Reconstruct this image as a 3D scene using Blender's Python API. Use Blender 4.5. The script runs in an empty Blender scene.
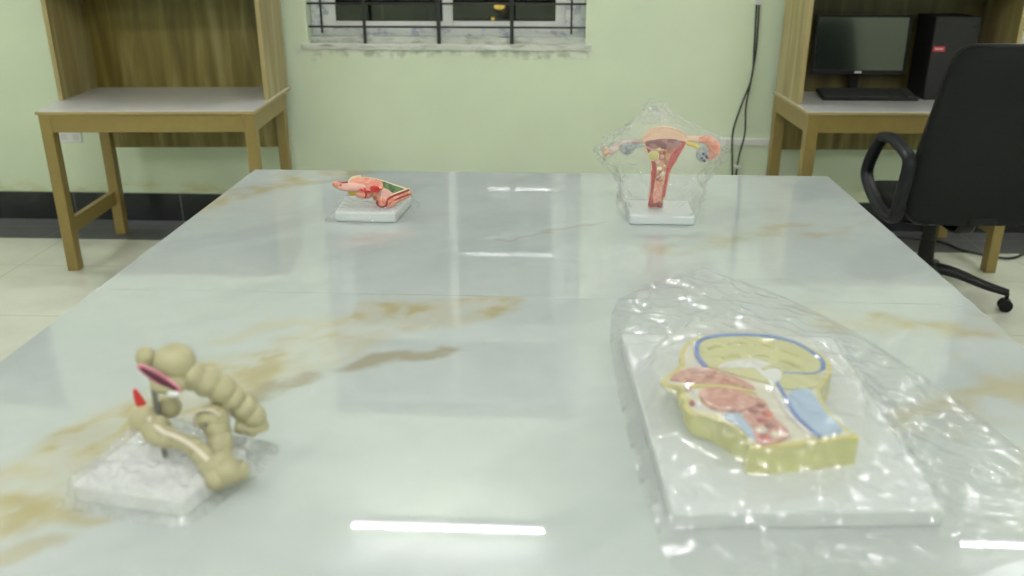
import bpy, bmesh, math, random
from mathutils import Vector, Matrix, noise
random.seed(4)
SC = bpy.context.scene
COL = SC.collection
PI = math.pi

# ------------------------------------------------------------------ materials
def mat(name, col, rough=.5, var=.08, scale=12, metal=0, spec=.5, bump=0, bscale=60, coat=0, emit=0, stretch=None, sss=0):
    m = bpy.data.materials.new(name); m.use_nodes = True
    nt = m.node_tree; N = nt.nodes; L = nt.links
    b = N['Principled BSDF']
    b.inputs['Roughness'].default_value = rough
    b.inputs['Metallic'].default_value = metal
    b.inputs['Specular IOR Level'].default_value = spec
    b.inputs['Coat Weight'].default_value = coat
    b.inputs['Coat Roughness'].default_value = .08
    if sss:
        b.inputs['Subsurface Weight'].default_value = sss
        b.inputs['Subsurface Radius'].default_value = (.01, .006, .004)
        b.inputs['Subsurface Scale'].default_value = .3
    tc = N.new('ShaderNodeTexCoord'); mp = N.new('ShaderNodeMapping')
    L.new(tc.outputs['Object'], mp.inputs['Vector'])
    if stretch: mp.inputs['Scale'].default_value = stretch
    nz = N.new('ShaderNodeTexNoise'); nz.inputs['Scale'].default_value = scale; nz.inputs['Detail'].default_value = 5
    L.new(mp.outputs[0], nz.inputs['Vector'])
    rp = N.new('ShaderNodeValToRGB')
    rp.color_ramp.elements[0].position = .3; rp.color_ramp.elements[1].position = .7
    rp.color_ramp.elements[0].color = tuple(max(0, c*(1-var)) for c in col) + (1,)
    rp.color_ramp.elements[1].color = tuple(min(1, c*(1+var)) for c in col) + (1,)
    L.new(nz.outputs['Fac'], rp.inputs['Fac'])
    L.new(rp.outputs['Color'], b.inputs['Base Color'])
    if emit:
        L.new(rp.outputs['Color'], b.inputs['Emission Color']); b.inputs['Emission Strength'].default_value = emit
    if bump:
        n2 = N.new('ShaderNodeTexNoise'); n2.inputs['Scale'].default_value = bscale; n2.inputs['Detail'].default_value = 4
        L.new(tc.outputs['Object'], n2.inputs['Vector'])
        bp = N.new('ShaderNodeBump'); bp.inputs['Strength'].default_value = bump; bp.inputs['Distance'].default_value = .01
        L.new(n2.outputs['Fac'], bp.inputs['Height']); L.new(bp.outputs['Normal'], b.inputs['Normal'])
    return m

def two_tone(name, c1, c2, scale, rough=.5, lo=.45, hi=.55, stretch=(1,1,1), detail=6, spec=.5, coat=0):
    m = mat(name, c1, rough, 0, scale, spec=spec, stretch=stretch, coat=coat)
    for n in m.node_tree.nodes:
        if n.type == 'VALTORGB':
            n.color_ramp.elements[0].color = (*c1, 1); n.color_ramp.elements[1].color = (*c2, 1)
            n.color_ramp.elements[0].position = lo; n.color_ramp.elements[1].position = hi
        if n.type == 'TEX_NOISE': n.inputs['Detail'].default_value = detail
    return m

def film_mat(name, base=.08, edge=.3, haze=.5, rough=.12, bump=.15, bscale=28):
    """clear plastic film: mostly see-through, a milky haze and sharp glints"""
    m = bpy.data.materials.new(name); m.use_nodes = True
    nt = m.node_tree; N = nt.nodes; L = nt.links
    N.remove(N['Principled BSDF']); out = N['Material Output']
    tr = N.new('ShaderNodeBsdfTransparent'); tr.inputs[0].default_value = (.995, .995, .995, 1)
    gl = N.new('ShaderNodeBsdfGlossy'); gl.inputs['Roughness'].default_value = rough
    df = N.new('ShaderNodeBsdfDiffuse'); df.inputs[0].default_value = (.97, .98, .98, 1)
    tl = N.new('ShaderNodeBsdfTranslucent'); tl.inputs[0].default_value = (.97, .98, .98, 1)
    md = N.new('ShaderNodeMixShader'); md.inputs[0].default_value = .4
    L.new(df.outputs[0], md.inputs[1]); L.new(tl.outputs[0], md.inputs[2])
    mg = N.new('ShaderNodeMixShader'); mg.inputs[0].default_value = haze
    L.new(gl.outputs[0], mg.inputs[1]); L.new(md.outputs[0], mg.inputs[2])
    tc = N.new('ShaderNodeTexCoord')
    nz = N.new('ShaderNodeTexNoise'); nz.inputs['Scale'].default_value = bscale; nz.inputs['Detail'].default_value = 3
    nz.inputs['Distortion'].default_value = .8
    L.new(tc.outputs['Object'], nz.inputs['Vector'])
    bp = N.new('ShaderNodeBump'); bp.inputs['Strength'].default_value = bump; bp.inputs['Distance'].default_value = .02
    L.new(nz.outputs['Fac'], bp.inputs['Height']); L.new(bp.outputs['Normal'], gl.inputs['Normal'])
    lw = N.new('ShaderNodeLayerWeight'); lw.inputs['Blend'].default_value = .3
    mr = N.new('ShaderNodeMapRange'); mr.inputs['To Min'].default_value = base; mr.inputs['To Max'].default_value = edge
    L.new(lw.outputs['Facing'], mr.inputs['Value'])
    mx = N.new('ShaderNodeMixShader')
    L.new(mr.outputs[0], mx.inputs[0]); L.new(tr.outputs[0], mx.inputs[1]); L.new(mg.outputs[0], mx.inputs[2])
    L.new(mx.outputs[0], out.inputs['Surface'])
    return m

def wood_mat(name, dark, mid, light):
    """vertical grained laminate"""
    m = bpy.data.materials.new(name); m.use_nodes = True
    nt = m.node_tree; N = nt.nodes; L = nt.links; b = N['Principled BSDF']
    b.inputs['Roughness'].default_value = .38
    tc = N.new('ShaderNodeTexCoord'); mp = N.new('ShaderNodeMapping'); mp.inputs['Scale'].default_value = (9, 9, .9)
    L.new(tc.outputs['Object'], mp.inputs['Vector'])
    nz = N.new('ShaderNodeTexNoise'); nz.inputs['Scale'].default_value = 1.8; nz.inputs['Detail'].default_value = 7; nz.inputs['Distortion'].default_value = .5
    L.new(mp.outputs[0], nz.inputs['Vector'])
    rp = N.new('ShaderNodeValToRGB'); cr = rp.color_ramp
    cr.elements[0].position = .33; cr.elements[0].color = (*dark, 1)
    cr.elements[1].position = .68; cr.elements[1].color = (*light, 1)
    e = cr.elements.new(.5); e.color = (*mid, 1)
    L.new(nz.outputs['Fac'], rp.inputs['Fac']); L.new(rp.outputs[0], b.inputs['Base Color'])
    return m

def wall_mat():
    m = mat('wall_paint', (.70, .785, .60), .42, .03, 3, spec=.35, bump=.05, bscale=25)
    nt = m.node_tree; N = nt.nodes; L = nt.links; b = N['Principled BSDF']
    rp = [n for n in N if n.type == 'VALTORGB'][0]
    tc = [n for n in N if n.type == 'TEX_COORD'][0]
    sx = N.new('ShaderNodeSeparateXYZ'); L.new(tc.outputs['Object'], sx.inputs[0])
    def mapr(sock, a, b_, c, d):
        r = N.new('ShaderNodeMapRange'); r.interpolation_type = 'SMOOTHSTEP'
        for k, v in zip(('From Min', 'From Max', 'To Min', 'To Max'), (a, b_, c, d)): r.inputs[k].default_value = v
        L.new(sock, r.inputs['Value']); return r.outputs[0]
    def mul(a, b_):
        q = N.new('ShaderNodeMath'); q.operation = 'MULTIPLY'; L.new(a, q.inputs[0]); L.new(b_, q.inputs[1]); return q.outputs[0]
    # dirty plaster just beneath the sill, and specks above the skirting
    n2 = N.new('ShaderNodeTexNoise'); n2.inputs['Scale'].default_value = 9; n2.inputs['Detail'].default_value = 8
    mp = N.new('ShaderNodeMapping'); mp.inputs['Scale'].default_value = (.8, 1, 2.6)
    L.new(tc.outputs['Object'], mp.inputs['Vector']); L.new(mp.outputs[0], n2.inputs['Vector'])
    add = N.new('ShaderNodeMath'); add.operation = 'MULTIPLY_ADD'; add.inputs[1].default_value = .13
    L.new(n2.outputs['Fac'], add.inputs[0]); L.new(sx.outputs['Z'], add.inputs[2])
    up = mapr(add.outputs[0], .945, .975, 0, 1)
    xa = mapr(sx.outputs['X'], -1.37, -1.27, 0, 1); xb = mapr(sx.outputs['X'], .14, .20, 1, 0)
    zt = mapr(sx.outputs['Z'], .95, .96, 1, 0)
    fac = mul(mul(up, zt), mul(xa, xb))
    n3 = N.new('ShaderNodeTexNoise'); n3.inputs['Scale'].default_value = 18; n3.inputs['Detail'].default_value = 6
    L.new(tc.outputs['Object'], n3.inputs['Vector'])
    r3 = N.new('ShaderNodeValToRGB'); r3.color_ramp.elements[0].color = (.46, .51, .39, 1); r3.color_ramp.elements[1].color = (.76, .80, .68, 1)
    r3.color_ramp.elements[0].position = .36; r3.color_ramp.elements[1].position = .56
    L.new(n3.outputs['Fac'], r3.inputs['Fac'])
    mx = N.new('ShaderNodeMixRGB'); L.new(fac, mx.inputs[0]); L.new(rp.outputs[0], mx.inputs[1]); L.new(r3.outputs[0], mx.inputs[2])
    # scuffs at the wall's foot
    low = mul(mapr(sx.outputs['Z'], .17, .26, 1, 0), mapr(n2.outputs['Fac'], .45, .7, 0, .55))
    m2 = N.new('ShaderNodeMixRGB'); L.new(low, m2.inputs[0]); L.new(mx.outputs[0], m2.inputs[1]); m2.inputs[2].default_value = (.55, .50, .20, 1)
    L.new(m2.outputs[0], b.inputs['Base Color'])
    return m

def tile_mat(name, c1, c2, grout, size, rough, off=(0, 0, 0), rot=0, gw=.004):
    m = bpy.data.materials.new(name); m.use_nodes = True
    nt = m.node_tree; N = nt.nodes; L = nt.links; b = N['Principled BSDF']
    b.inputs['Roughness'].default_value = rough
    tc = N.new('ShaderNodeTexCoord'); mp = N.new('ShaderNodeMapping'); mp.inputs['Location'].default_value = off
    mp.inputs['Rotation'].default_value = (rot, 0, 0)
    L.new(tc.outputs['Object'], mp.inputs['Vector'])
    br = N.new('ShaderNodeTexBrick'); br.offset = 0; br.inputs['Scale'].default_value = 1
    br.inputs['Brick Width'].default_value = size; br.inputs['Row Height'].default_value = size
    br.inputs['Mortar Size'].default_value = gw; br.inputs['Mortar'].default_value = (*grout, 1)
    br.inputs['Mortar Smooth'].default_value = .1
    L.new(mp.outputs[0], br.inputs['Vector'])
    nz = N.new('ShaderNodeTexNoise'); nz.inputs['Scale'].default_value = 6; nz.inputs['Detail'].default_value = 6
    L.new(tc.outputs['Object'], nz.inputs['Vector'])
    rp = N.new('ShaderNodeValToRGB'); rp.color_ramp.elements[0].color = (*c1, 1); rp.color_ramp.elements[1].color = (*c2, 1)
    rp.color_ramp.elements[0].position = .3; rp.color_ramp.elements[1].position = .7
    L.new(nz.outputs['Fac'], rp.inputs['Fac'])
    L.new(rp.outputs[0], br.inputs['Color1']); L.new(rp.outputs[0], br.inputs['Color2'])
    L.new(br.outputs['Color'], b.inputs['Base Color'])
    return m

def marble_mat():
    m = bpy.data.materials.new('polished_marble'); m.use_nodes = True
    nt = m.node_tree; N = nt.nodes; L = nt.links; b = N['Principled BSDF']
    b.inputs['Roughness'].default_value = .014; b.inputs['Specular IOR Level'].default_value = .75
    at = N.new('ShaderNodeVertexColor'); at.layer_name = 'vein'
    tc = N.new('ShaderNodeTexCoord')
    nz = N.new('ShaderNodeTexNoise'); nz.inputs['Scale'].default_value = 14; nz.inputs['Detail'].default_value = 7; nz.inputs['Distortion'].default_value = .6
    L.new(tc.outputs['Object'], nz.inputs['Vector'])
    rp = N.new('ShaderNodeValToRGB'); rp.color_ramp.elements[0].color = (.93, .93, .93, 1); rp.color_ramp.elements[1].color = (1.05, 1.05, 1.05, 1)
    L.new(nz.outputs['Fac'], rp.inputs['Fac'])
    mx = N.new('ShaderNodeMixRGB'); mx.blend_type = 'MULTIPLY'; mx.inputs[0].default_value = 1
    L.new(at.outputs['Color'], mx.inputs[1]); L.new(rp.outputs[0], mx.inputs[2])
    L.new(mx.outputs[0], b.inputs['Base Color'])
    return m

def glass_mat(name, tint=(.75, .8, .78), refl=.12):
    m = bpy.data.materials.new(name); m.use_nodes = True
    nt = m.node_tree; N = nt.nodes; L = nt.links
    N.remove(N['Principled BSDF']); out = N['Material Output']
    tr = N.new('ShaderNodeBsdfTransparent'); tr.inputs[0].default_value = (*tint, 1)
    gl = N.new('ShaderNodeBsdfGlossy'); gl.inputs['Roughness'].default_value = .015
    lw = N.new('ShaderNodeLayerWeight'); lw.inputs['Blend'].default_value = .3
    nz = N.new('ShaderNodeTexNoise'); nz.inputs['Scale'].default_value = 3
    mr = N.new('ShaderNodeMapRange'); mr.inputs['To Min'].default_value = refl; mr.inputs['To Max'].default_value = .7
    ad = N.new('ShaderNodeMath'); ad.operation = 'MULTIPLY_ADD'; ad.inputs[1].default_value = .02
    L.new(lw.outputs['Fresnel'], mr.inputs['Value']); L.new(nz.outputs['Fac'], ad.inputs[0]); L.new(mr.outputs[0], ad.inputs[2])
    mx = N.new('ShaderNodeMixShader'); L.new(ad.outputs[0], mx.inputs[0]); L.new(tr.outputs[0], mx.inputs[1]); L.new(gl.outputs[0], mx.inputs[2])
    L.new(mx.outputs[0], out.inputs['Surface'])
    return m

M = {}
M['wall'] = wall_mat()
M['ceiling'] = mat('ceiling_paint', (.80, .82, .78), .7, .02)
M['floor'] = tile_mat('cream_floor_tile', (.60, .61, .52), (.68, .69, .60), (.52, .51, .43), .6, .10, (.15, .33, 0))
M['border'] = tile_mat('charcoal_floor_tile', (.060, .061, .064), (.085, .086, .089), (.14, .14, .14), .6, .45, (.25, .33, 0))
M['skirt'] = tile_mat('black_skirting_tile', (.014, .015, .017), (.026, .028, .031), (.10, .10, .10), .6, .22, (.25, .2, 0), PI/2)
M['marble'] = marble_mat()
M['edge'] = mat('marble_edge', (.55, .58, .55), .2, .08)
M['steel'] = mat('grey_painted_steel', (.30, .31, .32), .4, .05)
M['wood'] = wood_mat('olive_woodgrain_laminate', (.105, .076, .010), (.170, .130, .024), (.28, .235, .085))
M['woodD'] = wood_mat('shaded_olive_laminate', (.045, .033, .006), (.075, .058, .012), (.125, .105, .038))  # olive laminate darkened, painting in the shade inside the right hutch
M['woodL'] = wood_mat('pale_woodgrain_laminate', (.25, .195, .075), (.31, .245, .10), (.40, .34, .17))
M['tan'] = mat('tan_desk_frame', (.255, .185, .055), .42, .06, 20)
M['tanedge'] = mat('tan_edge_band', (.36, .29, .13), .4, .05, 20)
M['white_top'] = mat('white_desk_laminate', (.60, .60, .60), .22, .03)
M['white'] = mat('white_plastic', (.74, .75, .74), .3, .03)
M['base'] = mat('white_stand_plastic', (.62, .66, .66), .35, .02)
M['basew'] = mat('bright_white_stand', (.76, .78, .78), .3, .02)
M['frame'] = two_tone('taped_white_frame', (.42, .45, .55), (.72, .74, .74), 24, .45, .36, .50, (1, 1, 1.8))
M['mortar'] = two_tone('dirty_mortar', (.36, .37, .31), (.62, .64, .59), 22, .8, .28, .50, (.6, 1, 2.2))
M['iron'] = mat('black_iron', (.012, .012, .012), .45, .1)
M['glass'] = glass_mat('window_glass', (.6, .64, .62), .04)
M['glassd'] = glass_mat('dark_transom_glass', (.3, .32, .31), .02)
M['dark'] = mat('dark_outside_wall', (.030, .040, .034), .8, .2, 2)
M['darker'] = mat('dark_shutter_panel', (.008, .009, .009), .8, .2, 2)
M['lamp'] = mat('yellow_lamp_glow', (1, .62, .10), .4, 0, emit=1.6)
M['black'] = mat('black_plastic', (.006, .006, .007), .42, .1, spec=.25)
M['blackmesh'] = mat('black_chair_fabric', (.0125, .0140, .013), .85, .2, 220, spec=.12, bump=.15, bscale=400)
M['blackarm'] = mat('black_arm_plastic', (.008, .009, .012), .45, .1, spec=.25)
M['casing'] = mat('dark_computer_casing', (.009, .009, .010), .45, .1, spec=.2)
M['panel'] = mat('charcoal_front_panel', (.018, .018, .019), .45, .08, spec=.25)
M['screen'] = mat('dark_glossy_screen', (.010, .014, .012), .16, .05, spec=1.0, coat=1)
M['keyplastic'] = mat('grey_black_keys', (.036, .038, .036), .5, .1)
M['red_badge'] = mat('red_badge', (.55, .03, .03), .4, .05)
M['greywhite'] = mat('pale_marking', (.62, .62, .62), .4, .05)
M['cable'] = mat('dark_green_cable', (.030, .034, .026), .5, .1)
M['tube'] = mat('lit_tube', (1, .965, 1.04), .4, 0, emit=255)
M['batten'] = mat('white_batten', (.8, .8, .8), .4, .02)
M['film'] = film_mat('clear_film', .14, .17, .35, .15, .9, 30)
M['filmbag'] = film_mat('clear_bag_film', .27, .34, .62, .14, .14, 16)
M['filmwrap'] = film_mat('crinkled_wrap_film', .34, .40, .40, .16, 1.0, 40)
# anatomy
M['beige'] = mat('beige_model_plastic', (.42, .39, .235), .38, .10, 30, coat=.15)
M['beigep'] = mat('pale_taenia', (.70, .63, .52), .4, .05)
M['purple'] = mat('dark_purple_lining', (.10, .010, .035), .3, .2)
M['pinkrim'] = mat('pink_rim', (.70, .25, .33), .4, .1)
M['red'] = mat('bright_red_model', (.62, .035, .035), .35, .1)
M['chrome'] = mat('grey_metal_rod', (.22, .22, .21), .35, .05, metal=.6)
M['peach'] = mat('peach_model_plastic', (.76, .50, .35), .4, .08, 30, coat=.1)
M['pink'] = two_tone('salmon_muscle', (.66, .23, .16), (.74, .36, .26), 90, .42)
M['pinklight'] = mat('light_pink_model', (.74, .42, .36), .4, .08, 40)
M['redwall'] = two_tone('red_muscle_wall', (.42, .025, .03), (.55, .06, .05), 60, .38)
M['brownpink'] = two_tone('brown_pink_cavity', (.40, .15, .07), (.62, .34, .20), 70, .4)
M['maroon'] = two_tone('maroon_cavity', (.20, .055, .06), (.36, .18, .17), 60, .4)
M['cream'] = mat('cream_rim', (.74, .66, .42), .4, .05)
M['yellow'] = mat('yellow_fat', (.66, .50, .06), .4, .1)
M['pinkgrey'] = two_tone('pale_pink_grey_tube', (.50, .36, .32), (.62, .52, .47), 60, .4)
M['olivey'] = mat('yellow_ovum', (.60, .55, .20), .4, .1)
M['green'] = two_tone('dark_green_section', (.035, .10, .025), (.10, .21, .06), 120, .45)
M['greyblue'] = two_tone('grey_blue_ovary', (.25, .30, .32), (.46, .48, .46), 90, .4)
M['darkblue'] = mat('dark_blue_spot', (.03, .05, .16), .35, .1)
M['darkred'] = mat('dark_red_model', (.28, .03, .03), .4, .1)
M['skin'] = mat('yellow_green_skin', (.50, .49, .13), .42, .06, 20)
M['skinrim'] = mat('yellow_skin_rim', (.64, .57, .16), .4, .05, 20)
M['brain'] = mat('pale_green_brain', (.56, .55, .24), .42, .08, 30)
M['blue'] = mat('blue_sinus', (.06, .16, .52), .35, .1)
M['lightblue'] = mat('light_blue_section', (.36, .50, .68), .4, .06, 30)
M['bone'] = mat('bone_white', (.70, .68, .55), .4, .08, 40)
M['dusky'] = two_tone('dusky_pink_section', (.48, .17, .13), (.62, .32, .25), 80, .4)

# ------------------------------------------------------------------ mesh kit
class MB:
    def __init__(s): s.b = bmesh.new()
    def box(s, c, d, rz=0, rx=0, ry=0):
        m = Matrix.Translation(c) @ Matrix.Rotation(rz, 4, 'Z') @ Matrix.Rotation(ry, 4, 'Y') @ Matrix.Rotation(rx, 4, 'X') @ Matrix.Diagonal((*d, 1))
        bmesh.ops.create_cube(s.b, size=1, matrix=m); return s
    def span(s, a, b):
        return s.box([(a[i]+b[i])/2 for i in range(3)], [abs(b[i]-a[i]) for i in range(3)])
    def tube(s, pts, rad, n=12, cap=True, flat=(1, 1), up=None):
        pts = [Vector(p) for p in pts]; k = len(pts)
        if not hasattr(rad, '__len__'): rad = [rad]*k
        rings = []
        ref = Vector(up) if up else None
        for i in range(k):
            t = (pts[min(i+1, k-1)] - pts[max(i-1, 0)]).normalized()
            if ref is None:
                ref = Vector((0, 0, 1)) if abs(t.z) < .9 else Vector((0, 1, 0))
            u = ref - t*ref.dot(t)
            if u.length < 1e-5: u = t.orthogonal()
            u.normalize(); v = t.cross(u)
            if not up: ref = u
            rings.append([s.b.verts.new(pts[i] + rad[i]*(flat[0]*math.cos(2*PI*j/n)*u + flat[1]*math.sin(2*PI*j/n)*v)) for j in range(n)])
        for a, b in zip(rings, rings[1:]):
            for j in range(n): s.b.faces.new((a[j], a[(j+1) % n], b[(j+1) % n], b[j]))
        if cap:
            s.b.faces.new(rings[0][::-1]); s.b.faces.new(rings[-1])
        return s
    def ball(s, c, r, sub=3, sc=(1, 1, 1), rot=None, jit=0, js=20):
        m = Matrix.Translation(c) @ (rot or Matrix()) @ Matrix.Diagonal((r*sc[0], r*sc[1], r*sc[2], 1))
        g = bmesh.ops.create_icosphere(s.b, subdivisions=sub, radius=1, matrix=m)
        if jit:
            cc = Vector(c)
            for v in g['verts']:
                v.co += (v.co-cc).normalized()*jit*noise.noise(v.co*js)
        return s
    def prism(s, poly, z0, z1, bev=0):
        a = sum(poly[i][0]*poly[(i+1) % len(poly)][1]-poly[(i+1) % len(poly)][0]*poly[i][1] for i in range(len(poly)))
        if a < 0: poly = poly[::-1]
        lo = [s.b.verts.new((x, y, z0)) for x, y in poly]; hi = [s.b.verts.new((x, y, z1)) for x, y in poly]
        n = len(poly)
        s.b.faces.new(lo[::-1]); top = s.b.faces.new(hi)
        for i in range(n): s.b.faces.new((lo[i], lo[(i+1) % n], hi[(i+1) % n], hi[i]))
        if bev: bmesh.ops.bevel(s.b, geom=list(top.edges), offset=bev, segments=2, affect='EDGES', profile=.5)
        return s
    def lathe(s, prof, c=(0, 0, 0), n=24):
        rings = [[s.b.verts.new((c[0]+r*math.cos(2*PI*j/n), c[1]+r*math.sin(2*PI*j/n), c[2]+z)) for j in range(n)] for r, z in prof]
        for a, b in zip(rings, rings[1:]):
            for j in range(n): s.b.faces.new((a[j], a[(j+1) % n], b[(j+1) % n], b[j]))
        s.b.faces.new(rings[0][::-1]); s.b.faces.new(rings[-1]); return s
    def loft(s, rings, close=True, cap=True):
        rs = [[s.b.verts.new(p) for p in r] for r in rings]; n = len(rs[0])
        for a, b in zip(rs, rs[1:]):
            for j in range(n if close else n-1): s.b.faces.new((a[j], a[(j+1) % n], b[(j+1) % n], b[j]))
        if cap: s.b.faces.new(rs[0][::-1]); s.b.faces.new(rs[-1])
        return s
    def make(s, name, m, parent=None, smooth=False, bevel=0, seg=2, subsurf=0, kind=None, label=None, solid=0):
        bmesh.ops.recalc_face_normals(s.b, faces=s.b.faces) if not solid else None
        me = bpy.data.meshes.new(name)
        if parent is not None:
            off = -Vector(parent['_o'] if '_o' in parent else parent.location)
            bmesh.ops.translate(s.b, verts=s.b.verts, vec=off)
        s.b.to_mesh(me); s.b.free()
        o = bpy.data.objects.new(name, me); COL.objects.link(o)
        me.materials.append(M[m] if isinstance(m, str) else m)
        if smooth:
            for p in me.polygons: p.use_smooth = True
        if bevel:
            md = o.modifiers.new('bevel', 'BEVEL'); md.width = bevel; md.segments = seg; md.limit_method = 'ANGLE'
        if subsurf:
            md = o.modifiers.new('subsurf', 'SUBSURF'); md.levels = subsurf; md.render_levels = subsurf
        if parent is not None:
            o.parent = parent
        if kind: o['kind'] = kind
        if label: o['label'] = label
        return o

ABS = {}
def thing(name, label, cat, loc, group=None):
    o = bpy.data.objects.new(name, None); COL.objects.link(o); o.location = loc; o.empty_display_size = .05
    o['label'] = label; o['category'] = cat
    if group: o['group'] = group
    return o
def tag(o, label, cat, group=None):
    o['label'] = label; o['category'] = cat
    if group: o['group'] = group
    return o
def sub(mb, name, m, part, **k):
    """a sub-part: world-built mesh under a part whose own origin already sits at its thing's base"""
    root = part.parent
    off = -Vector(root.location)
    bmesh.ops.translate(mb.b, verts=mb.b.verts, vec=off)
    o = mb.make(name, m, None, **k); o.parent = part
    return o
def cr(pts, n=8):
    """catmull-rom through tuples of any length"""
    P = [pts[0]] + list(pts) + [pts[-1]]; out = []
    for i in range(1, len(P)-2):
        for k in range(n):
            t = k/n; a, b, c, d = P[i-1], P[i], P[i+1], P[i+2]
            out.append(tuple(.5*((2*b[j]) + (-a[j]+c[j])*t + (2*a[j]-5*b[j]+4*c[j]-d[j])*t*t + (-a[j]+3*b[j]-3*c[j]+d[j])*t**3) for j in range(len(b))))
    out.append(tuple(pts[-1])); return out
def crc(poly, n=5):
    """closed smooth polygon"""
    P = list(poly); k = len(P); out = []
    for i in range(k):
        a, b, c, d = P[i-1], P[i], P[(i+1) % k], P[(i+2) % k]
        for q in range(n):
            t = q/n
            out.append(tuple(.5*((2*b[j]) + (-a[j]+c[j])*t + (2*a[j]-5*b[j]+4*c[j]-d[j])*t*t + (-a[j]+3*b[j]-3*c[j]+d[j])*t**3) for j in (0, 1)))
    return out

# ------------------------------------------------------------------ room shell
WY = 4.62; XL, XR, YB, CH = -4.95, 4.6, -3.3, 3.6
MB().span((XL, YB, -.05), (XR, 4.27, 0)).make('floor', 'floor', kind='structure')
MB().span((XL, 4.27, -.05), (XR, WY, .001)).make('trim_1', 'border', kind='structure', label='dark floor tile border along the wall')
MB().span((XL, YB, CH), (XR, WY+.2, CH+.05)).make('ceiling', 'ceiling', kind='structure')
MB().span((XL-.1, YB, -.05), (XL, WY+.2, CH)).make('wall_left', 'wall', kind='structure')
MB().span((XR, YB, -.05), (XR+.1, WY+.2, CH)).make('wall_right', 'wall', kind='structure')
MB().span((XL, YB-.1, -.05), (XR, YB, CH)).make('wall_front', 'wall', kind='structure')
WINS = [(-1.275, .142), (2.20, 3.62), (-4.36, -2.945)]
WZ0, WZ1 = .945, 2.70
w = MB()
w.span((XL, WY, -.05), (XR, WY+.2, WZ0)); w.span((XL, WY, WZ1), (XR, WY+.2, CH))
xs = sorted([XL, XR] + [v for p in WINS for v in p])
for a, b in zip(xs[::2], xs[1::2]): w.span((a, WY, WZ0), (b, WY+.2, WZ1))
w.make('wall_back', 'wall', kind='structure')
MB().span((XL, WY-.014, 0), (XR, WY, .155)).make('baseboard_back', 'skirt', kind='structure')

def window(i, x0, x1):
    root = bpy.data.objects.new('window_%d' % i, None); COL.objects.link(root); root.location = ((x0+x1)/2, WY, WZ0); root['kind'] = 'structure'
    fy = WY+.10
    # ragged mortar bed and ledge
    s = MB(); n = 60
    for (ya, yb, za, zb, amp) in ((WY-.018, WY+.12, WZ0-.016, WZ0+.010, .006), (WY+.06, WY+.13, WZ0, WZ0+.042, .010)):
        top = []; 
        for k in range(n+1):
            x = x0-.03+(x1-x0+.06)*k/n if amp < .008 else x0+(x1-x0)*k/n
            j = amp*noise.noise((x*14, i*3.1, ya*40)); j2 = amp*noise.noise((x*9, i*1.1+5, ya*40))
            top.append([(x, ya+j, za+j2), (x, yb, za), (x, yb, zb+j*.3), (x, ya+j2*.8, zb+j)])
        s.loft(top)
    s.make('window_sill', 'mortar', root)
    fx0, fx1 = x0+.002, x1-.002; fz0, fz1 = WZ0+.042, WZ1-.04; tz = 2.215
    s = MB()
    for a, b in (((fx0+.09, fz0), (fx1-.10, fz0+.048)), ((fx0+.09, fz1-.05), (fx1-.10, fz1)), ((fx0+.09, tz-.03), (fx1-.10, tz+.03)),
                 ((fx0, fz0), (fx0+.09, fz1)), ((fx1-.10, fz0), (fx1, fz1))):
        s.span((a[0], fy, a[1]), (b[0], fy+.06, b[1]))
    s.make('window_frame', 'frame', root, bevel=.003)
    mx = x0+.705
    gx0, gx1 = fx0+.09, fx1-.10
    for k, (a, b, dy) in enumerate(((gx0, mx+.03, .012), (mx-.03, gx1, .034))):
        s = MB(); za, zb = fz0+.036, tz-.022
        for p, q in (((a+.034, za), (b-.05, za+.036)), ((a+.034, zb-.04), (b-.05, zb)), ((a, za), (a+.034, zb)), ((b-.05, za), (b, zb))):
            s.span((p[0], fy+dy-.004, p[1]), (q[0], fy+dy+.018, q[1]))
        sash = s.make('window_sash', 'white', root, bevel=.002)
        sub(MB().span((a+.03, fy+dy+.004, za+.03), (b-.045, fy+dy+.008, zb-.03)), 'window_pane', 'glass', sash)
    s = MB().span((mx-.022, fy+.01, tz+.03), (mx+.022, fy+.05, fz1-.05)); s.make('transom_mullion', 'white', root)
    for a, b in ((gx0, mx-.022), (mx+.022, gx1)):
        MB().span((a, fy+.028, tz+.03), (b, fy+.032, fz1-.05)).make('transom_pane', 'glassd', root)
    g = MB(); gy = WY+.035
    off = x0+1.275
    for vx, wd in ((-1.205, .008), (-.985, .014), (-.604, .019), (-.231, .019), (.070, .010)):
        g.span((vx+off-wd/2, gy-.008, WZ0-.004 if wd > .012 else WZ0+.06), (vx+off+wd/2, gy+.008, WZ1+.002))
    zz = 1.037
    while zz < WZ1-.02:
        g.tube([(x0-.004, gy, zz), (x1+.004, gy, zz)], .0055, 8); zz += .114
    return g.make('window_grille', 'iron')
gl = [window(i+1, *w_) for i, w_ in enumerate(WINS)]
tag(gl[0], 'black iron bar grille over the middle window above the table', 'window grille')
tag(gl[1], 'black iron bar grille over the window behind the desk with the computer', 'window grille')
tag(gl[2], 'black iron bar grille over the window beside the empty left desk', 'window grille')

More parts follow.
